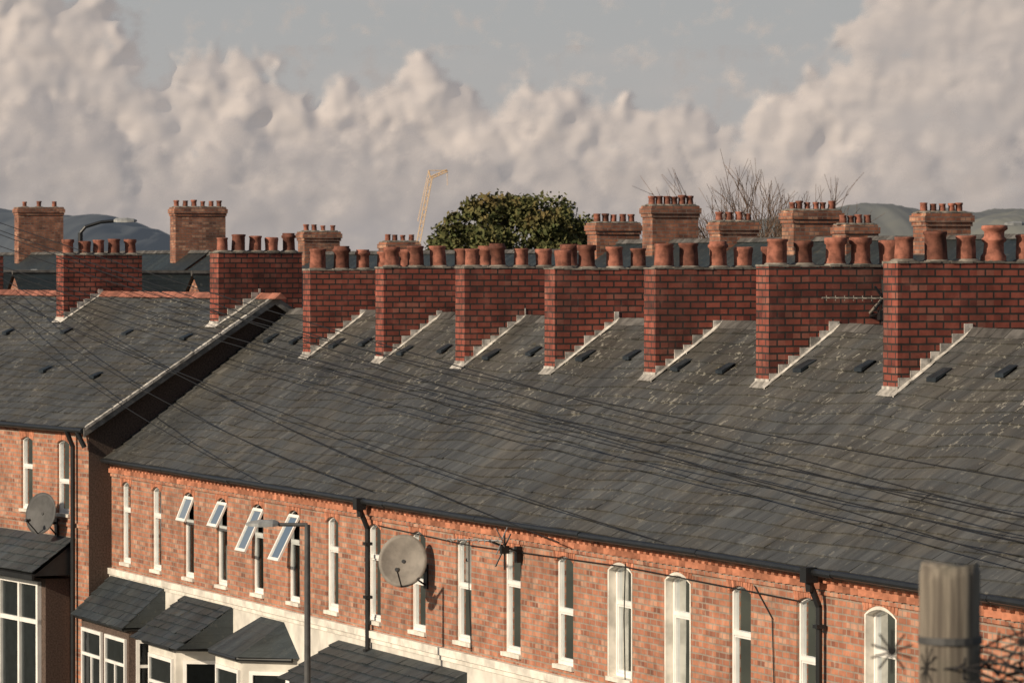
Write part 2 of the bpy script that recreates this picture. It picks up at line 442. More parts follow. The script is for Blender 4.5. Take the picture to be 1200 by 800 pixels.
for xc,hw,st in wl: window(W,xc,ZB,ZS,RISE,hw,0,st)
b=W['brick']
b.poly([(X1,0,0),(X1,2*YR,0),(X1,2*YR,ZE),(X1,YR,ZR-.1),(X1,0,ZE)])
b.poly([(X0,2*YR,0),(X1,2*YR,0),(X1,2*YR,ZE-.1),(X0,2*YR,ZE-.1)])
b.box(-88.6,X1,-.05,.01,ZE-.27,ZE-.20)
b.box(-88.6,X1,-.03,.01,ZE-.47,ZE-.41)
flush(W,house)
mb=MB(); x=-88.5
while x<X1:
    a=.085
    mb.add([(x-a,-.002,ZE-.40),(x,-.085,ZE-.40),(x+a,-.002,ZE-.40),(x-a,-.002,ZE-.31),(x,-.085,ZE-.31),(x+a,-.002,ZE-.31)],[(0,1,4,3),(1,2,5,4),(3,4,5),(0,2,1)])
    mb.box(x+.1,x+.2,-.08,-.002,ZE-.305,ZE-.272)
    x+=.24
mb.obj('dogtooth_course','arch',house)
mb=MB(); mb.box(-88.6,X1,-.09,-.002,3.44,3.56); mb.box(-88.6,X1,-.055,-.002,3.36,3.438)
mb.obj('painted_string_course','whitepaint',house)
mb=MB(); mb.box(-88.58,X1,-.03,-.003,0,3.358); mb.obj('rendered_ground_floor','cream',house)
mb=MB()
for i in range(12):
    xa=X0+.9+i*4.5
    mb.cyl((xa,-.215,ZE-.155+R(-.012,.012)),(xa+4.48,-.215,ZE-.155+R(-.012,.012)),.048,n=8)
mb.box(-88.6,X1,-.165,-.15,ZE-.20,ZE-.10)
for xs in (-71.75,-53.2):
    mb.cyl((xs,-.235,ZE-.18),(xs,-.235,ZE-.42),.07,.05); mb.cyl((xs,-.235,ZE-.30),(xs,-.10,ZE-.62),.045); mb.cyl((xs,-.10,ZE-.6),(xs,-.10,0.05),.045)
    for z in (5.0,4.1,3.2,2): mb.box(xs-.07,xs+.07,-.16,-.035,z,z+.05)
    mb.box(xs-.1,xs+.1,-.33,-.16,ZE-.30,ZE-.1)
mb.obj('gutters_and_downpipes','black',house)
curve('facade_cable',[[(-66.9,-.02,5.4),(-66.9,-.02,4.6),(-66.8,-.02,3.6)],[(-60.2,-.02,5.4),(-60.25,-.02,4.62),(-60.2,-.02,3.6)],[(-55.5,-.02,5.4),(-54.9,-.02,5.0),(-54.8,-.02,3.6)],[(-71.4,-.03,5.35),(-66.9,-.03,5.28),(-60.2,-.03,5.36),(-54,-.03,5.3)]],.009,'cable',house)
mb=MB()
def vent(mb,x,y,zf,w=.26,l=.24,h=.06):
    z0=zf(y); z1=zf(y+l)
    mb.add([(x,y,z0+.03),(x+w,y,z0+.03),(x,y,z0+h+.03),(x+w,y,z0+h+.03),(x,y+l,z1+.035),(x+w,y+l,z1+.035)],[(0,1,3,2),(2,3,5,4),(0,2,4),(1,5,3)])
zrm=lambda y: ZE+TAN*y
for k,px in enumerate(partyx):
    vent(mb,px+.62+R(-.1,.2),2.95+R(-.1,.1),zrm,.3,.26,.06)
    vent(mb,px+2.4+R(-.2,.2),2.9+R(-.1,.2),zrm,.26,.22,.055)
mb.obj('roof_vents','vent',house)
def prism_bay(x0,x1,proj,ze,zt,c,wallmat,house,wins=1,over=.14,roofmat='slatesheet',lean=False,yb=-.03):
    w=MB(); P=[(x0,yb),(x0+c,-proj),(x1-c,-proj),(x1,yb)]
    n=len(P); w.add([(x,y,0) for x,y in P]+[(x,y,ze) for x,y in P],[(i,i+1,n+i+1,n+i) for i in range(n-1)]+[(4,5,6,7)])
    w.obj('bay_walls',wallmat,house)
    r=MB(); o=over
    if lean:
        Q=[(x0-o,yb),(x0-o,-proj-o),(x1+o,-proj-o),(x1+o,yb)]; T=[(x0-o,yb),(x1+o,yb)]
        r.add([(Q[1][0],Q[1][1],ze),(Q[2][0],Q[2][1],ze),(T[1][0],yb,zt),(T[0][0],yb,zt),(Q[0][0],yb,ze),(Q[3][0],yb,ze)],[(0,3,4),(1,5,2),(0,4,5,1)])
        tn=(zt-ze)/(proj+o+yb); s2=MB(); slates(s2,x0-o,x1+o,-proj-o-.03,ze+.0-.03*tn,tn,proj+o,w=.3,exp=.19,tonef=lambda x:.4); s2.obj('bay_slates','slateb',house)
    else:
        a=c+.15
        Q=[(x0-o,yb),(x0+c-o*.6,-proj-o),(x1-c+o*.6,-proj-o),(x1+o,yb)]
        v=[(x,y,ze) for x,y in Q]+[(x0+a,yb,zt),(x1-a,yb,zt)]
        r.add(v,[(0,1,4),(1,2,5,4),(2,3,5),(0,3,2,1)])
    r.obj('bay_roof',roofmat,house)
    g=MB()
    for i in range(n-1):
        a=P[i] ; b2=P[i+1]
        g.cyl((a[0],a[1]-.1,ze-.04),(b2[0],b2[1]-.1,ze-.04),.045,n=8)
    g.obj('bay_gutter','black',house)
    f=MB(); gl=MB(); dk=MB()
    for i in range(n-1):
        a=Vector((*P[i],0)); b2=Vector((*P[i+1],0)); L=(b2-a).length; u=(b2-a)/L; nn=Vector((u.y,-u.x,0))
        if L<.5: continue
        cnt=wins if i==1 else 1
        for q in range(cnt):
            l0=L*q/cnt+.14; l1=L*(q+1)/cnt-.14; z0,z1=.9,ze-.25
            def PP(l,z,h): v=a+u*l+nn*h; return (v.x,v.y,z)
            def bar(la,lb,za,zb_,h=.05):
                vs=[PP(l,z,hh) for hh in (.002,h) for z in (za,zb_) for l in (la,lb)]
                f.add(vs,[(0,1,3,2),(4,5,7,6),(0,1,5,4),(2,3,7,6),(0,2,6,4),(1,3,7,5)])
            bar(l0,l1,z0,z0+.08);bar(l0,l1,z1-.07,z1);bar(l0,l0+.07,z0+.08,z1-.07);bar(l1-.07,l1,z0+.08,z1-.07)
            bar(l0+.07,l1-.07,z1-.55,z1-.49,.045)
            if l1-l0>1.0: m_=(l0+l1)/2; bar(m_-.03,m_+.03,z0+.08,z1-.55,.045)
            dk.poly([PP(l0+.02,z0+.02,.008),PP(l1-.02,z0+.02,.008),PP(l1-.02,z1-.02,.008),PP(l0+.02,z1-.02,.008)])
            gl.poly([PP(l0+.05,z0+.05,.02),PP(l1-.05,z0+.05,.02),PP(l1-.05,z1-.05,.02),PP(l0+.05,z1-.05,.02)])
    f.obj('bay_window_frames','white',house); dk.obj('bay_rooms','dark',house); gl.obj('bay_window_glass','glass',house)
prism_bay(-88.3,-84.6,.72,2.66,3.42,.05,'render',house,2,lean=True)
prism_bay(-82.9,-80.0,.95,2.62,3.38,.5,'cream',house,1,lean=True)
prism_bay(-78.9,-75.9,.85,2.75,3.33,.65,'cream',house,1)
prism_bay(-73.4,-67.1,.95,2.65,3.25,.4,'cream',house,3,lean=True)
prism_bay(-64.9,-62.0,.8,2.75,3.33,.65,'cream',house,1)
prism_bay(-60.4,-53.6,.9,2.65,3.25,.4,'cream',house,3,lean=True)

for k in range(-2,7):
    xf=-(57.38+D*k)
    top={0:9.75,1:9.70,2:9.66,3:9.65,4:9.67,5:9.67,6:9.62}.get(k,9.75)
    stack('brick_chimney',xf,xf+.48,2.76,5.08,7.5,top,pots=5,zr=zrm,ridge=YR,potscale=1.0+.06*(k<2))

def aerial(name,base,top,bdir,L,els,mat='steel',r=.012):
    e=empty(name); mb=MB()
    b=Vector(base); t=Vector(top); mb.cyl(b,t,r*1.6,n=8)
    bd=Vector(bdir).normalized(); side=bd.cross(Vector((0,0,1))).normalized()
    a=t-bd*L*.25; c=t+bd*L*.75; mb.cyl(a,c,r,n=6)
    for i in range(els):
        p=a+(c-a)*(i+.5)/els; l=.22-.1*i/els; mb.cyl(p-side*l,p+side*l,r*.55,n=5)
        mb.cyl(p-Vector((0,0,.04)),p+Vector((0,0,.04)),r*.5,n=5)
    q=a
    for s_ in (-1,1):
        mb.cyl(q+Vector((0,0,.02)),q+side*.18*s_+Vector((0,0,.2)),r*.8,n=5); mb.cyl(q,q+side*.18*s_-Vector((0,0,.2)),r*.8,n=5)
    mb.obj('mast_and_elements',mat,e); return e
# aerial bracketed off the broad face of the second chimney
xb=-(57.38+D)+.48
aerial('tv_aerial',(xb,4.42,9.0),(xb+.45,4.42,9.22),(-.05,-1,.01),1.3,9,'dish',.015)
mbk=MB(); mbk.cyl((xb,4.42,8.95),(xb+.5,4.42,9.0),.022); mbk.cyl((xb+.45,4.42,8.85),(xb+.45,4.42,9.5),.024); mbk.cyl((xb+.46,4.28,9.05),(xb+.46,4.56,9.4),.02); mbk.cyl((xb+.46,4.56,9.05),(xb+.46,4.28,9.4),.02); mbk.box(xb+.4,xb+.5,4.35,4.5,8.9,9.04)
eb=empty('aerial_bracket'); mbk.obj('bracket','black',eb)

# ================================================================== LEFT TERRACE (street bends)
RZ=math.radians(7)
LOC=(-88.5,-.5,0)
lh=empty('brick_terrace',LOC,RZ)
LE=6.52; LT=.63; LYR=4.05; LZR=LE+LT*LYR; LX=-26
zrl=lambda y: LE+LT*y
mb=MB(); slates(mb,LX,.22,-.16,LE-.16*LT,LT,LYR+.14,sag=lambda x,t:-.03*math.sin(x*.7)**2,tonef=lambda x:.42,w=.33,exp=.235); mb.obj('roof_slates_front','slate',lh)
mb=MB()
mb.poly([(LX,-.14,LE-.2),(.2,-.14,LE-.2),(.2,LYR,LZR-.1),(LX,LYR,LZR-.1)])
mb.poly([(LX,LYR,LZR),(.2,LYR,LZR),(.2,2*LYR+.1,LE-.1),(LX,2*LYR+.1,LE-.1)]); mb.obj('roof_back','under',lh)
mb=MB(); x=LX
while x<.2:
    z=LZR+R(-.006,.006)
    mb.add([(x,LYR-.14,z-.05),(x+.44,LYR-.14,z-.05),(x+.44,LYR,z+.075),(x,LYR,z+.075),(x,LYR+.14,z-.05),(x+.44,LYR+.14,z-.05)],[(0,1,2,3),(3,2,5,4),(0,3,4),(1,5,2)]); x+=.45
mb.obj('ridge_tiles','ridge',lh)
mb=MB()
for s_ in (0,1):
    y0,y1=(-.2,LYR) if s_==0 else (2*LYR+.2,LYR)
    z0=LE-.2*LT; z1=LZR
    mb.add([(.225,y0,z0-.16),(.225,y1,z1-.16),(.225,y1,z1+.02),(.225,y0,z0+.02),(.25,y0,z0-.16),(.25,y1,z1-.16),(.25,y1,z1+.02),(.25,y0,z0+.02)],[(0,1,2,3),(4,5,6,7),(3,2,6,7),(0,1,5,4),(0,3,7,4)])
mb.obj('barge_board','barge',lh)
mb=MB()
y=-.18
while y<LYR:
    yn=min(y+.3,LYR); mb.add([(.16,y,zrl(y)+.03),(.275,y,zrl(y)+.035),(.275,yn-.01,zrl(yn)+.03),(.16,yn-.01,zrl(yn)+.03),(.275,y,zrl(y)-.03),(.275,yn-.01,zrl(yn)-.03)],[(0,1,2,3),(1,4,5,2)]); y=yn
mb.obj('verge_mortar','lead',lh)
mb=MB(); mb.poly([(0,0,0),(0,2*LYR,0),(0,2*LYR,LE),(0,LYR,LZR-.06),(0,0,LE)]); mb.obj('pebbledashed_end_wall','render',lh)
mb=MB(); mb.poly([(.0,.0,LE-.07),(.22,0,LE-.07),(.22,LYR,LZR-.07),(0,LYR,LZR-.07)]); mb.obj('verge_soffit','nearblack',lh)  # underside coloured near black, the overhang's shade put into the colour
W=mbset(); lw=[-(1.4+2.07*i) for i in range(12)]
facade(W,LX,0,0,LE-.02,[(a,.33) for a in lw],0,4.6,6.05,.07)
for i,xc in enumerate(lw): window(W,xc,4.6,6.05,.07,.33,0,dict(cur=[3,0,1][i%3],tr=.6 if i else .45))
W['brick'].box(LX,-.01,-.05,.01,LE-.25,LE-.18); W['brick'].box(LX,-.01,-.03,.01,4.36,4.44); W['brick'].poly([(LX,0,0),(LX,2*LYR,0),(LX,2*LYR,LE),(LX,LYR,LZR-.1),(LX,0,LE)])
flush(W,lh)
mb=MB(); mb.cyl((LX,-.215,LE-.155),(.2,-.215,LE-.155),.05,n=8); mb.box(LX,.1,-.165,-.15,LE-.2,LE-.1)
xs=-.62; mb.cyl((xs,-.235,LE-.18),(xs,-.1,LE-.5),.05); mb.cyl((xs,-.1,LE-.48),(xs,-.1,.05),.05)
mb.cyl((-.05,-.235,LE-.18),(.03,-.1,LE-.5),.05)
mb.obj('gutters_and_downpipes','black',lh)
mb=MB()
for i in range(14):
    vent(mb,-1.2-i*1.75+R(-.2,.2),[2.6,1.3][i%2]+R(-.1,.1),zrl,.26,.22,.055)
mb.obj('roof_vents','vent',lh)
mb=MB(); slates(mb,LX+1,-.72,-.95,3.45,.72,.93,w=.3,exp=.2,tonef=lambda x:.5); mb.obj('canopy_slates','slateb',lh)
mb=MB(); mb.poly([(LX+1,-.93,3.38),(-.74,-.93,3.38),(-.74,-.02,4.05),(LX+1,-.02,4.05)]); mb.poly([(-.74,-.93,3.38),(-.74,-.02,4.05),(-.74,-.02,3.38)]); mb.box(LX+1,-.74,-.95,-.9,3.3,3.4); mb.obj('canopy_underside','black',lh)
mb=MB(); dk=MB(); gl=MB(); fr=MB()
for c in (-2.35,-6.5,-10.6):
    mb.box(c-1.35,c+1.35,-.55,-.02,0,3.3)
    dk.box(c-1.05,c+1.05,-.565,-.552,.9,3.2); gl.poly([(c-1.05,-.585,.9),(c+1.05,-.585,.9),(c+1.05,-.585,3.2),(c-1.05,-.585,3.2)])
    for x in (-1.12,-.02,1.02): fr.box(c+x,c+x+.1,-.64,-.553,.85,3.22)
    for z in (.83,2.35,3.14): fr.box(c-1.12,c+1.12,-.632,-.554,z,z+.09)
mb.obj('bay_walls','render',lh);dk.obj('bay_rooms','dark',lh);gl.obj('bay_glass','glass',lh);fr.obj('bay_window_frames','white',lh)
for xl,top in ((-.5,9.98),(-9.2,9.95),(-18,9.95)):
    stack('brick_chimney',xl-.45,xl,3.1,5.0,8.2,top,pots=5,zr=zrl,ridge=LYR,loc=LOC,rz=RZ,potscale=.9)

# ================================================================== BACK TERRACE
bt=empty('brick_terrace')
BY=24.0
mb=MB()
segs=[(-230,-163,10.25),(-163,-121,10.15),(-121,-60,10.4)]
for a,b_,z in segs:
    mb.poly([(a,BY-4.2,z-2.9),(b_,BY-4.2,z-2.9),(b_,BY,z),(a,BY,z)]); mb.poly([(a,BY,z),(b_,BY,z),(b_,BY+4.2,z-2.9),(a,BY+4.2,z-2.9)])
mb.obj('slate_roofs','slatedark',bt)
mb=MB()
for a,b_,z in segs:
    mb.box(a+.05,b_-.05,BY-4.05,BY+4.05,0,z-2.9)
    for x in (a+.05,b_-.05): mb.poly([(x,BY-4.05,z-2.9),(x,BY+4.05,z-2.9),(x,BY,z-.05)])
mb.obj('brick_walls','brickold',bt)
mb=MB()
for a,b_,z in segs:
    x=a
    while x<b_: mb.add([(x,BY-.13,z-.05),(x+.43,BY-.13,z-.05),(x+.43,BY,z+.07),(x,BY,z+.07),(x,BY+.13,z-.05),(x+.43,BY+.13,z-.05)],[(0,1,2,3),(3,2,5,4),(0,3,4),(1,5,2)]); x+=.45
mb.obj('ridge_tiles','ridgegrey',bt)
mb=MB(); gl=MB()
for x,y in ((-172,2.0),(-177.5,1.6),(-186,2.2)):
    z=lambda yy:10.25-(yy)*.69
    v=lambda xx,yy,h:(xx,BY-yy,z(yy)+h)
    mb.add([v(x,y,.08),v(x+1.0,y,.08),v(x+1.0,y-1.1,.08),v(x,y-1.1,.08),v(x,y,-.05),v(x+1,y,-.05)],[(0,1,2,3),(0,4,5,1)])
    gl.poly([v(x+.1,y-.1,.09),v(x+.9,y-.1,.09),v(x+.9,y-1.0,.09),v(x+.1,y-1.0,.09)])
mb.obj('rooflight_frames','steel',bt); gl.obj('rooflight_glass','dark',bt)
rw=MB(); rb=MB(); rd=MB()
for xw in (-205,-193,-181,-169,-157,-146,-134,-111,-103,-95):
    zr_=9.45; hwid=2.3; yA=BY-9.0; yB=BY-2.6
    rw.poly([(xw-hwid,yA-.1,zr_-1.6),(xw,yA-.1,zr_),(xw,yB,zr_),(xw-hwid,yB,zr_-1.6)]); rw.poly([(xw,yA-.1,zr_),(xw+hwid,yA-.1,zr_-1.6),(xw+hwid,yB,zr_-1.6),(xw,yB,zr_)])
    rb.box(xw-hwid+.1,xw+hwid-.1,yA,yB,0,zr_-1.62); rb.poly([(xw-hwid+.1,yA,zr_-1.62),(xw+hwid-.1,yA,zr_-1.62),(xw,yA,zr_-.06)])
    rd.cyl((xw,yA-.12,zr_+.03),(xw,yB,zr_+.03),.09,n=6)
    rd.box(xw+hwid+.0,xw+hwid+.04,yA-.1,yB,zr_-1.68,zr_-1.56)
rw.obj('return_wing_roofs','slatedark',bt); rb.obj('return_wing_walls','brickold',bt); rd.obj('return_wing_ridges','ridgegrey',bt)
for s_,w,top,n in ((191,2.0,12.25,3),(166.3,2.0,11.95,6),(150,1.3,10.9,4),(122,1.35,10.95,5),(117.7,1.4,11.4,6),(112.8,1.1,10.9,4),(107.9,1.35,11.15,6),(104.6,.85,10.75,4),(99.9,1.2,11.0,5),(141,1.1,10.5,4)):
    stack('brick_chimney',-s_,-s_+.75,BY-.6,BY-.6+w,8.9,top,mat='brickold',pots=n,corbel=True,potscale=.68*R(.9,1.1),cowls=False)

# ================================================================== DISHES
def dish(name,c,nrm,rad,mat,wall,parent=None):
    e=empty(name); c=Vector(c); n=Vector(nrm).normalized()
    x=n.cross(Vector((0,0,1))).normalized(); y=x.cross(n).normalized()
    mb=MB(); vs=[];fs=[];K=28;J=7
    for side in (0,1):
        for j in range(J+1):
            r=rad*j/J
            for i in range(K):
                t=2*math.pi*i/K; dep=.16*rad*((r/rad)**2)-.16*rad-side*.012
                vs.append(c+x*r*math.cos(t)*.96+y*r*math.sin(t)*1.04+n*dep)
        o=side*(J+1)*K
        for j in range(J):
            for i in range(K): fs.append((o+j*K+i,o+j*K+(i+1)%K,o+(j+1)*K+(i+1)%K,o+(j+1)*K+i))
    o=(J+1)*K
    for i in range(K): fs.append((J*K+i,J*K+(i+1)%K,o+J*K+(i+1)%K,o+J*K+i))
    mb.add(vs,fs); mb.obj('reflector',mat,e,True)
    a=MB(); lnb=c+n*rad*.95-y*rad*.5
    a.cyl(c-y*rad,lnb,.013,n=6); a.cyl(lnb-n*.06,lnb+n*.04,.035,.03); a.cyl(lnb+n*.0,lnb-n*.1+y*.02,.022,.03)
    a.cyl(c-n*.12*rad,c-n*.3*rad-n*.1,.03)
    w=Vector(wall); q=Vector((c.x-n.x*.2,c.y-n.y*.2,w.z)); a.cyl(c-n*.3*rad,q,.022); a.cyl(q,w,.024); a.cyl(q,w-Vector((0,0,.25)),.016)
    a.box(w.x-.09,w.x+.09,w.y-.015,w.y+.01,w.z-.3,w.z+.1)
    a.obj('arm_and_bracket','black',e)
dish('satellite_dish',(-68.75,-.5,4.93),(.83,-.5,.22),.42,'dish',(-69.0,-.012,4.75))
dish('satellite_dish',(-89.9,-1.15,4.62),(.55,-.80,.2),.42,'dishdark',(-90.2,-.74,4.4))
aerial('tv_aerial',(-64.55,-.02,5.30),(-64.55,-.55,5.50),(-.75,-.66,.0),.95,8)
e=empty('aerial_bracket'); mb=MB(); mb.box(-64.62,-64.5,-.1,-.02,5.15,5.4); mb.cyl((-64.5,-.02,5.3),(-64.5,-.55,5.5),.015); mb.cyl((-64.5,-.3,5.05),(-64.5,-.3,5.62),.015); mb.cyl((-64.5,-.45,5.1),(-64.5,-.2,5.6),.012); mb.box(-64.5,-64.42,-.38,-.25,5.3,5.42); mb.obj('bracket','black',e)

# ================================================================== STREET LAMPS
def lamp(name,base,top_z,adir,reach,mat,rise=.12,headl=.52,r=.06):
    e=empty(name); b=Vector(base); mb=MB()
    mb.cyl((b.x,b.y,0),(b.x,b.y,1.2),r*1.5,r*1.45,12); mb.cyl((b.x,b.y,1.2),(b.x,b.y,top_z),r,r*.75,12)
    d=Vector(adir).normalized(); t=Vector((b.x,b.y,top_z))
    pts=[t,t+d*.12+Vector((0,0,rise*.5)),t+d*(reach-headl)*.6+Vector((0,0,rise*.9)),t+d*(reach-headl)+Vector((0,0,rise))]
    for i in range(3): mb.cyl(pts[i],pts[i+1],r*.5,n=8)
    mb.obj('column_and_arm',mat,e)
    h=MB(); a=pts[3]; s=d.cross(Vector((0,0,1)))
    sec=[(0,.05,.04),(.08,.11,.07),(.3,.14,.075),(.46,.12,.05),(.52,.06,.025)]
    vs=[];fs=[]
    for q,w,hh in sec:
        p=a+d*q*headl/.52
        for u,v in ((-1,-.5),(1,-.5),(1,.3),(.5,1),(-.5,1),(-1,.3)): vs.append(p+s*w*u+Vector((0,0,hh*v)))
    for j in range(4):
        for i in range(6): fs.append((j*6+i,j*6+(i+1)%6,(j+1)*6+(i+1)%6,(j+1)*6+i))
    fs+=[tuple(range(6)),tuple(range(24,30))]
    h.add(vs,fs); h.obj('lamp_head','steel',e)
p=sv(-3.235,70.8,0); lamp('street_lamp',p,5.62,-RT+FW*.15,.98,'dishdark',.0)
p=sv(-10.3,107,0); lamp('street_lamp',p,10.5,RT,1.35,'black',.28,.55,.08)
p=sv(13.3,112,0); lamp('street_lamp',p,10.6,-RT,1.0,'black',.15,.5,.06)

# ================================================================== POLE + anti-climb wire in the foreground
e=empty('wooden_pole'); c=sv(1.84,18.8,0); mb=MB()
K=24; vs=[];fs=[]
zs_=[0,2,4,6,7,7.6,8.0,8.25,8.40,8.45]
for z in zs_:
    for i in range(K):
        t=2*math.pi*i/K; r=(.15-.0026*z)*(1+.03*math.sin(3*t+.3)+.012*math.sin(11*t))
        if z>8.42: r*=.93
        vs.append((c.x+r*math.cos(t),c.y+r*math.sin(t),z+(.012*math.sin(2*t) if z>8.3 else 0)))
for j in range(len(zs_)-1):
    for i in range(K): fs.append((j*K+i,j*K+(i+1)%K,(j+1)*K+(i+1)%K,(j+1)*K+i))
fs.append(tuple(range((len(zs_)-1)*K,len(zs_)*K)))
mb.add(vs,fs); mb.obj('pole_timber','wood',e,True)
mb=MB(); mb.cyl((c.x,c.y,8.12),(c.x,c.y,8.15),.137,.137,20); mb.obj('pole_band','dishdark',e)
ls=[]
def rp(s=1): return Vector((R(-1,1),R(-1,1),R(-1,1)))*s
for i in range(9):
    a0=R(0,6.28); ctr=Vector((c.x,c.y,8.06-.05*R(-1,4)))
    pl=[]; rad=R(.18,.34); off=RT*R(.08,.38)
    for j in range(26):
        t=a0+j*.42; pl.append(ctr+off+Vector((math.cos(t)*rad,math.sin(t)*rad,.07*math.sin(j*.7+i)-.004*j)))
    ls.append(pl)
    for j in range(0,24,4):
        q=pl[j]; u=rp(.045); ls.append([q-u,q+u])
for (rr,hh) in ((1.58,1.60),(2.12,1.56)):
    q=sv(rr,18.62,hh)
    for i in range(5):
        an=math.pi*i/5+.3; u=RT*math.cos(an)*.09+Vector((0,0,math.sin(an)*.09)); ls.append([q-u,q+u])
curve('anti_climb_wire',ls,.005,'rust',e)

# ================================================================== OVERHEAD WIRES
def sagline(a,b,s,n=40):
    a=Vector(a);b=Vector(b); return [a+(b-a)*(i/n)-Vector((0,0,s*4*(i/n)*(1-i/n))) for i in range(n+1)]
e=empty('overhead_wires')
ws=[]
ends=[((-13.2,105,-1.45),(6.7,50,3.05),.25),((-13.2,105,-1.30),(6.7,50,3.14),.32),
      ((-13.2,105,-.9),(6.7,50,2.55),.45),((-13.2,105,-.45),(6.7,50,2.98),.4),((-13.2,105,-1.2),(6.7,50,3.6),.2),((-13.2,105,-.3),(6.7,50,3.3),.3)]
for a,b_,s_ in ends: ws.append(sagline(sv(*a),sv(*b_),s_))
for b_,s_,h in (((-2.35,75.4,3.78),.5,-.2),((.70,66.6,4.1),.35,-.5),((2.7,61.5,3.98),.3,0.1),((-4.9,80.6,3.7),.3,.15)):
    ws.append(sagline(sv(-13.2,105,h),sv(*b_),s_))
curve('wires',ws,.0085,'cable',e)

# ================================================================== TREES
def broadleaf(name,base,zc,rx,rz,n,leaf=.15,nb=70):
    e=empty(name); b=Vector(base); mb=MB()
    z0=zc-rz*.9
    mb.cyl((b.x,b.y,0),(b.x+.2,b.y,z0*.6),.35,.27,10); mb.cyl((b.x+.2,b.y,z0*.6),(b.x,b.y,z0),.27,.22,10)
    blobs=[]
    for i in range(nb):
        t=R(0,6.28); zz=R(-.9,.95); u=R(.3,1)**.5
        rr=rx*math.sqrt(max(0,1-zz*zz))*u
        blobs.append((Vector((b.x+math.cos(t)*rr,b.y+math.sin(t)*rr,zc+zz*rz)),R(.35,.75)))
    for p,r in blobs[:24]:
        mid=Vector((b.x,b.y,z0))*.5+p*.5+rp(.3); mb.cyl((b.x,b.y,z0-R(0,.6)),mid,.11,.07,6); mb.cyl(mid,p,.07,.025,6)
    mb.obj('trunk_and_limbs','bark',e)
    lf=MB()
    for i in range(n):
        p,r=random.choice(blobs); d=rp(1)
        if d.length<.05: continue
        d=d.normalized()*r*(R(.35,1)**.5)*R(.8,1.4)
        q=p+Vector((d.x,d.y,d.z*.85)); u=rp(1).normalized(); w=u.cross(rp(1)).normalized(); s=leaf*R(.5,1.3)
        lf.add([q-u*s,q+w*s*.55,q+u*s,q-w*s*.55],[(0,1,2,3)])
    lf.obj('leaves','leaf',e)
p=sv(.1,180,0); broadleaf('leafy_tree',p,10.35,3.15,1.95,21000,.12)
p=sv(-2.2,186,0); broadleaf('leafy_tree',p,9.9,1.7,1.4,6000,.12,30)
p=sv(2.8,184,0); broadleaf('leafy_tree',p,9.9,1.3,1.5,5000,.12,25)
def bare(name,base,h,depth=6,spread=.5,r=.12):
    e=empty(name); mb=MB()
    def br(p,d,l,rad,k):
        q=p+d*l; mb.cyl(p,q,rad,rad*.7,5 if k<3 else 3,False)
        if k>=depth: return
        for i in range(3 if k<4 else 2):
            nd=(d+rp(spread)+Vector((0,0,.12))).normalized(); br(q-d*l*R(0,.3),nd,l*R(.65,.85),rad*.66,k+1)
    br(Vector(base),Vector((0,0,1)),h*.28,r,0)
    mb.obj('branches','twig',e)
for r_,d_,h_ in ((8.6,172,14.8),(10.2,176,15.2),(11.6,178,14.2),(7.6,180,13.6)):
    q=sv(r_,d_,0); bare('bare_tree',(q.x,q.y,0),h_)

# ================================================================== CRANE
e=empty('construction_crane'); mb=MB()
def lattice(a,b,w,n):
    a=Vector(a);b=Vector(b);d=(b-a).normalized(); s=d.cross(FW).normalized(); f=FW
    cs=[s*w+f*w,s*w-f*w,-s*w-f*w,-s*w+f*w]
    for c_ in cs: mb.cyl(a+c_,b+c_,.11,n=4)
    for i in range(n):
        p=a+(b-a)*i/n; q=a+(b-a)*(i+1)/n
        for k in range(4): mb.cyl(p+cs[k],q+cs[(k+1)%4],.06,n=4,caps=False)
A=sv(-27.2,1200,-2); B=sv(-21.8,1200,-23.6); C=sv(-17.3,1200,-25.6)
lattice(sv(-26.6,1200,2),B,.45,14); lattice(B,C,.3,5)
T=sv(-22.3,1200,-25.6); mb.cyl(B,T,.2,n=4); mb.cyl(T,C,.09,n=4); mb.cyl(T,sv(-25.2,1200,-12),.09,n=4); mb.cyl(C,C-Vector((0,0,4)),.07,n=4)
mb.box(A.x-2,A.x+2,A.y-2,A.y+2,0,12.4)
mb.obj('boom','crane',e)

# ================================================================== numpy noise
rng=np.random.RandomState(11)
PERM=rng.permutation(256); PERM=np.concatenate([PERM,PERM,PERM]); ANG=rng.rand(256)*2*np.pi
def pn(x,y,s=0):
    xi=np.floor(x).astype(int); yi=np.floor(y).astype(int); xf=x-xi; yf=y-yi
    def g(ix,iy,fx,fy):
        h=PERM[(PERM[(ix+s*17)%256]+iy)%256]; a=ANG[h]; return np.cos(a)*fx+np.sin(a)*fy
    u=xf**3*(xf*(xf*6-15)+10); v=yf**3*(yf*(yf*6-15)+10)
    a=g(xi,yi,xf,yf);b=g(xi+1,yi,xf-1,yf);c=g(xi,yi+1,xf,yf-1);d=g(xi+1,yi+1,xf-1,yf-1)
    return (a*(1-u)+b*u)*(1-v)+(c*(1-u)+d*u)*v
def fbm(x,y,o,s=0,g=.5):
    r=0;a=1
    for i in range(o): r=r+a*pn(x*2**i,y*2**i,s+i); a*=g
    return r
def ss(x,a,b):
    t=np.clip((x-a)/(b-a),0,1); return t*t*(3-2*t)
def blur(A,s):
    n=int(3*s)+1; k=np.exp(-.5*(np.arange(-n,n+1)/s)**2); k/=k.sum()
    for ax in (0,1):
        P=np.pad(A,[(n,n) if i==ax else (0,0) for i in (0,1)],mode='edge'); out_=0
        for i,w_ in enumerate(k):
            out_=out_+w_*(P[i:i+A.shape[0],:] if ax==0 else P[:,i:i+A.shape[1]])
        A=out_
    return A
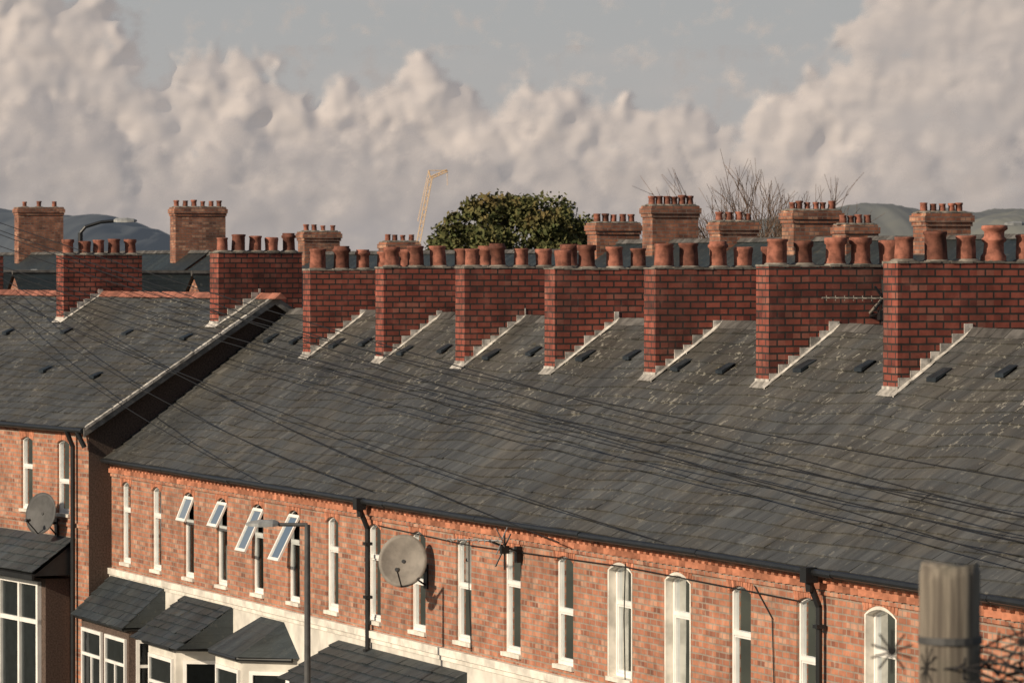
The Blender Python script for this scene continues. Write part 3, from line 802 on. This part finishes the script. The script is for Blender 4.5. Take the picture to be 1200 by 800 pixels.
def gridmesh(name,P,attrs,mat,smooth=True,parent=None):
    h,w=P.shape[:2]; me=bpy.data.meshes.new(name)
    me.vertices.add(h*w); me.vertices.foreach_set('co',P.reshape(-1).astype(np.float32))
    i=np.arange(h*w).reshape(h,w); q=np.stack([i[:-1,:-1],i[:-1,1:],i[1:,1:],i[1:,:-1]],-1).reshape(-1,4)
    nf=len(q); me.loops.add(nf*4); me.loops.foreach_set('vertex_index',q.reshape(-1).astype(np.int32))
    me.polygons.add(nf); me.polygons.foreach_set('loop_start',(np.arange(nf)*4).astype(np.int32)); me.polygons.foreach_set('loop_total',np.full(nf,4,np.int32))
    me.update(calc_edges=True); me.validate()
    me.polygons.foreach_set('use_smooth',np.ones(nf,bool))
    for k_,v in attrs.items():
        a=me.attributes.new(k_,'FLOAT','POINT'); a.data.foreach_set('value',v.reshape(-1).astype(np.float32))
    me.materials.append(mat); o=bpy.data.objects.new(name,me); col.objects.link(o)
    if parent: o.parent=parent
    return o

# ================================================================== CLOUDS: heaps of puffs modelled in relief, lit by the sun, with ambient light and haze added as emission
def cloudmat(name,alb,amb,haze):
    m=bpy.data.materials.new(name); m.use_nodes=True; k=N(m.node_tree); k.n.clear()
    o=k.new('ShaderNodeOutputMaterial')
    def at(n): a=k.new('ShaderNodeAttribute'); a.attribute_name=n; return a.outputs['Fac']
    df=k.new('ShaderNodeBsdfDiffuse'); df.inputs[0].default_value=(*alb,1)
    em=k.new('ShaderNodeEmission'); em.inputs[0].default_value=(*amb,1)  # constant glow standing in for light scattered inside the cloud
    ad=k.new('ShaderNodeAddShader'); k.l.new(df.outputs[0],ad.inputs[0]); k.l.new(em.outputs[0],ad.inputs[1])
    hz=k.new('ShaderNodeEmission'); hz.inputs[0].default_value=(*haze,1)  # haze put in as a glowing colour blended over the relief
    m1=k.new('ShaderNodeMixShader'); k.l.new(at('haze'),m1.inputs[0]); k.l.new(ad.outputs[0],m1.inputs[1]); k.l.new(hz.outputs[0],m1.inputs[2])
    tr=k.new('ShaderNodeBsdfTransparent')
    m2=k.new('ShaderNodeMixShader'); k.l.new(at('mask'),m2.inputs[0]); k.l.new(tr.outputs[0],m2.inputs[1]); k.l.new(m1.outputs[0],m2.inputs[2])
    k.l.new(m2.outputs[0],o.inputs[0]); return m
def cloudbank(rad,step,u0,u1,v0,v1,crest,seed,amp,mat,hazef,parent,rbig,soft=.4,blur_px=1.2,erode=.5,floor_=-.2,opac=1.0):
    rs=np.random.RandomState(seed)
    us=np.arange(u0,u1,step); vs=np.arange(v0,v1,step); U,V=np.meshgrid(us,vs)
    KK=12.0
    S=np.full(U.shape,math.exp(KK*-.3)); C=np.zeros(U.shape)
    WX=U+fbm(U*2.0,V*2.0,5,seed+1,.62)*.22; WY=V+fbm(U*2.0+5,V*2.0+9,5,seed+2,.62)*.20
    def add(cx,cy,cz,r):
        pad=.32
        i0=max(0,int((cx-r-pad-u0)/step)); i1=min(U.shape[1],int((cx+r+pad-u0)/step)+2)
        j0=max(0,int((cy-r-pad-v0)/step)); j1=min(U.shape[0],int((cy+r+pad-v0)/step)+2)
        if i1<=i0 or j1<=j0: return
        d2=((WX[j0:j1,i0:i1]-cx)**2+(WY[j0:j1,i0:i1]-cy)**2)/(r*r)
        ins=d2<1
        h=np.where(ins,cz+r*np.sqrt(np.clip(1-d2,0,1)),-9)
        S[j0:j1,i0:i1]+=np.where(ins,np.exp(KK*np.clip(h,-2,6)),0)
        C[j0:j1,i0:i1]=np.maximum(C[j0:j1,i0:i1],np.clip(1-d2,0,1)*min(1,r/.15+.35))
    def heap(cx,cy,cz,r,lev):
        add(cx,cy,cz,r)
        if lev<=0: return
        n=[0,8,10,12][lev]
        for _ in range(n):
            t=rs.rand()*2*np.pi; ph=rs.rand()**.6*np.pi*.52
            dx=np.cos(t)*np.sin(ph); dy=np.sin(t)*np.sin(ph); dz=np.cos(ph)
            if dy<-.5: dy*=.5
            rr=r*(.26+.28*rs.rand())
            heap(cx+dx*r*.85,cy+dy*r*.80,cz+dz*r*.8,rr,lev-1)
    u=u0
    while u<u1:
        r=rbig*(.5+.9*rs.rand())
        c=np.interp(u,[q[0] for q in crest],[q[1] for q in crest])+rs.randn()*.10
        y=c-r*1.1; cz=0; row=0
        while y>-.2:
            heap(u+rs.randn()*.15,y,cz,r,3 if row<3 else 2)
            rr=r; r=rbig*(.55+.8*rs.rand()); y-=(rr+r)*.5; cz+=.05+.10*rs.rand(); row+=1
        u+=rbig*(.55+.6*rs.rand())
    H=np.log(S)/KK
    H=np.maximum(H,-.2)+fbm(U*4,V*4,5,seed+5,.6)*.05
    H=blur(H,blur_px)
    er=fbm(U*2.2,V*2.6,6,seed+8,.62)
    mask=ss(blur(C,2.2)+er*erode,.0,soft)*opac
    r=rad*(1-.019*amp*H)
    az=U/52.53; el=V/52.53
    d=np.cos(el)[...,None]*(np.cos(az)[...,None]*np.array(FW)+np.sin(az)[...,None]*np.array(RT))+np.sin(el)[...,None]*np.array([0,0,1.])
    P=np.array(CAM)+d*r[...,None]
    dens=fbm(U*.6,V*1.5,5,seed+12,.55)
    return gridmesh('cloud_bank',P,{'mask':mask,'haze':np.clip(hazef(U,V)+dens*.45,0.05,1)},mat,parent=parent)
clouds=empty('sky')
crestA=[(-9,2.8),(-7,3.3),(-6,3.75),(-5.3,3.6),(-4.9,3.0),(-4.5,2.2),(-4.1,1.9),(-3.5,2.5),(-2.8,2.5),(-2.4,1.95),(-1.9,2.0),(-1.3,2.35),(-.4,2.15),(.2,2.1),(1,2.1),(1.5,1.75),(2.5,1.7),(3.5,1.75),(3.9,2.3),(4.3,3.0),(4.9,3.3),(5.6,3.75),(7,3.6),(8,2.8),(9,2.2)]
crestB=[(-9,1.5),(-6,2.0),(-5,2.0),(-4.2,1.25),(-3.2,1.5),(-1.8,1.75),(-.9,1.4),(0.2,1.15),(1.2,1.3),(2.4,1.1),(3.4,1.2),(4.5,1.5),(6,1.3),(9,1.3)]
mA=cloudmat('sunlit_emissive_cumulus',(.35,.315,.29),(.225,.208,.208),(.44,.395,.37))
mB=cloudmat('low_grey_cloud',(.20,.18,.17),(.215,.205,.21),(.37,.34,.335))
hzA=lambda U,V:.38+.30*ss(-V,-1.7,-.6)+.28*ss(U,3.6,4.8)
hzB=lambda U,V:.30+.60*ss(-V,-1.1,-.2)
cloudbank(7600,.022,-8.6,8.6,-.2,4.5,crestA,3,.50,mA,hzA,clouds,.40,soft=.75,blur_px=1.9,erode=.55)
cloudbank(6900,.026,-8.6,8.6,-.2,2.6,crestB,31,.45,mB,hzB,clouds,.42,soft=1.3,blur_px=2.2,erode=.9,opac=.85)

# ================================================================== HILLS
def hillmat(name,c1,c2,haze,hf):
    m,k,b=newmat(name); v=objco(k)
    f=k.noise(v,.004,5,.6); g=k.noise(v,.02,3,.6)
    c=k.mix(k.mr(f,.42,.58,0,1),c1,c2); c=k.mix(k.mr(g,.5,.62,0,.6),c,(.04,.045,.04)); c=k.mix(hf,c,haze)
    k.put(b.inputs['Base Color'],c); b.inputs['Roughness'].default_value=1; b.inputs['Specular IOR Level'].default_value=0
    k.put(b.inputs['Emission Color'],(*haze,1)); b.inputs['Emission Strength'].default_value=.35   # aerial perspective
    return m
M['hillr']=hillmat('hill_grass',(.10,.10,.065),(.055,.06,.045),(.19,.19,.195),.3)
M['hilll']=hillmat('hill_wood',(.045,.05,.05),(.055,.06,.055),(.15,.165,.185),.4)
def hill(prof,d0,mat,depth=900,seed=0):
    U,J=np.meshgrid(np.linspace(prof[0][0],prof[-1][0],300),np.linspace(0,1,26))
    h=np.interp(U,[p[0] for p in prof],[p[1] for p in prof]); f=np.sin(np.pi*J)**.8
    z=h*f+5*f*fbm(U*.012,J*2,4,seed)+2*f*fbm(U*.07,J*5,3,seed+5)+1.0*np.abs(fbm(U*.3,J*9,2,seed+9))*f
    P=np.array(CAM)+np.array(FW)*(d0+depth*J)[...,None]+np.array(RT)*U[...,None]; P[...,2]=np.maximum(z,-2)
    gridmesh('hills',P,{},M[mat])
K=2500/5253.
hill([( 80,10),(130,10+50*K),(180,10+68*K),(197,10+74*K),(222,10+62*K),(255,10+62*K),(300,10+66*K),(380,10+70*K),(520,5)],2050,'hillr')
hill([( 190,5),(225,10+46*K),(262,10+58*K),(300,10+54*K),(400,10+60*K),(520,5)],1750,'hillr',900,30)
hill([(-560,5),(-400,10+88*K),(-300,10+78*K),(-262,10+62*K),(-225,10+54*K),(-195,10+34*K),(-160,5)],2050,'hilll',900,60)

# ================================================================== GROUND / ROAD
M['ground']=simple('ground_soil',(.09,.09,.06),.95,.3,.05)
mb=MB(); mb.poly([(-9000,-6000,0),(3000,-6000,0),(3000,9000,0),(-9000,9000,0)]); mb.obj('ground','ground')
mb=MB(); mb.poly([(-88,-9.5,.004),(60,-9.5,.004),(60,-2.8,.004),(-88,-2.8,.004)])
mb.obj('road','asphalt')
mb=MB(); mb.box(-88,60,-2.8,-.04,0,.12); mb.obj('pavement','paving')
mb=MB(); mb.box(-88,60,-12,-9.5,0,.12); mb.obj('pavement','paving')
mb=MB(); x=-86
while x<50: mb.poly([(x,-6.2,.008),(x+2,-6.2,.008),(x+2,-6.1,.008),(x,-6.1,.008)]); x+=5
mb.obj('road_markings','paintline')

# ================================================================== WORLD
SUN=Vector((.23,-.88,.39)).normalized()
w=bpy.data.worlds.new('World'); sc.world=w; w.use_nodes=True; k=N(w.node_tree); k.n.clear()
out=k.new('ShaderNodeOutputWorld'); sky=k.new('ShaderNodeTexSky',sky_type='NISHITA'); sky.sun_disc=False
sky.sun_elevation=math.asin(SUN.z); sky.sun_rotation=math.atan2(SUN.x,SUN.y); sky.dust_density=2.0
bg1=k.new('ShaderNodeBackground'); bg1.inputs[1].default_value=.065; k.l.new(sky.outputs[0],bg1.inputs[0])
tc=k.new('ShaderNodeTexCoord'); dr=tc.outputs['Generated']
sz=k.new('ShaderNodeSeparateXYZ'); k.l.new(dr,sz.inputs[0]); V=sz.outputs[2]
wisp=k.noise(k.vm('MULTIPLY',dr,(9,9,42)),1.0,4,.6)
c=k.mix(k.mr(V,.0,.065,0,1),(.46,.425,.405),(.405,.41,.41))
c=k.mix(k.mr(wisp,.45,.7,0,.45),c,(.50,.46,.435))
bg2=k.new('ShaderNodeBackground'); k.l.new(c,bg2.inputs[0]); bg2.inputs[1].default_value=1.0
mx=k.new('ShaderNodeMixShader'); k.l.new(k.mr(V,.09,.28,.95,.0),mx.inputs[0]); k.l.new(bg1.outputs[0],mx.inputs[1]); k.l.new(bg2.outputs[0],mx.inputs[2])
k.l.new(mx.outputs[0],out.inputs[0])

sl=bpy.data.lights.new('sun','SUN'); sl.energy=4.9; sl.angle=math.radians(.5); sl.color=(1,.85,.66)
so=bpy.data.objects.new('sun',sl); so.rotation_euler=(-SUN).to_track_quat('-Z','Y').to_euler(); so.location=(0,-50,60); col.objects.link(so)

# ================================================================== CAMERA
cd=bpy.data.cameras.new('camera'); co=bpy.data.objects.new('camera',cd); col.objects.link(co)
cd.sensor_width=36; cd.lens=36*5253/1200.; cd.clip_end=20000; cd.clip_start=.5
co.location=CAM; v=FW.copy(); v.z=-88/5253.; co.rotation_euler=v.to_track_quat('-Z','Y').to_euler()
cd.dof.use_dof=True; cd.dof.focus_distance=68; cd.dof.aperture_fstop=7.1
sc.camera=co
sc.view_settings.view_transform='Standard'; sc.view_settings.look='None'; sc.view_settings.exposure=0
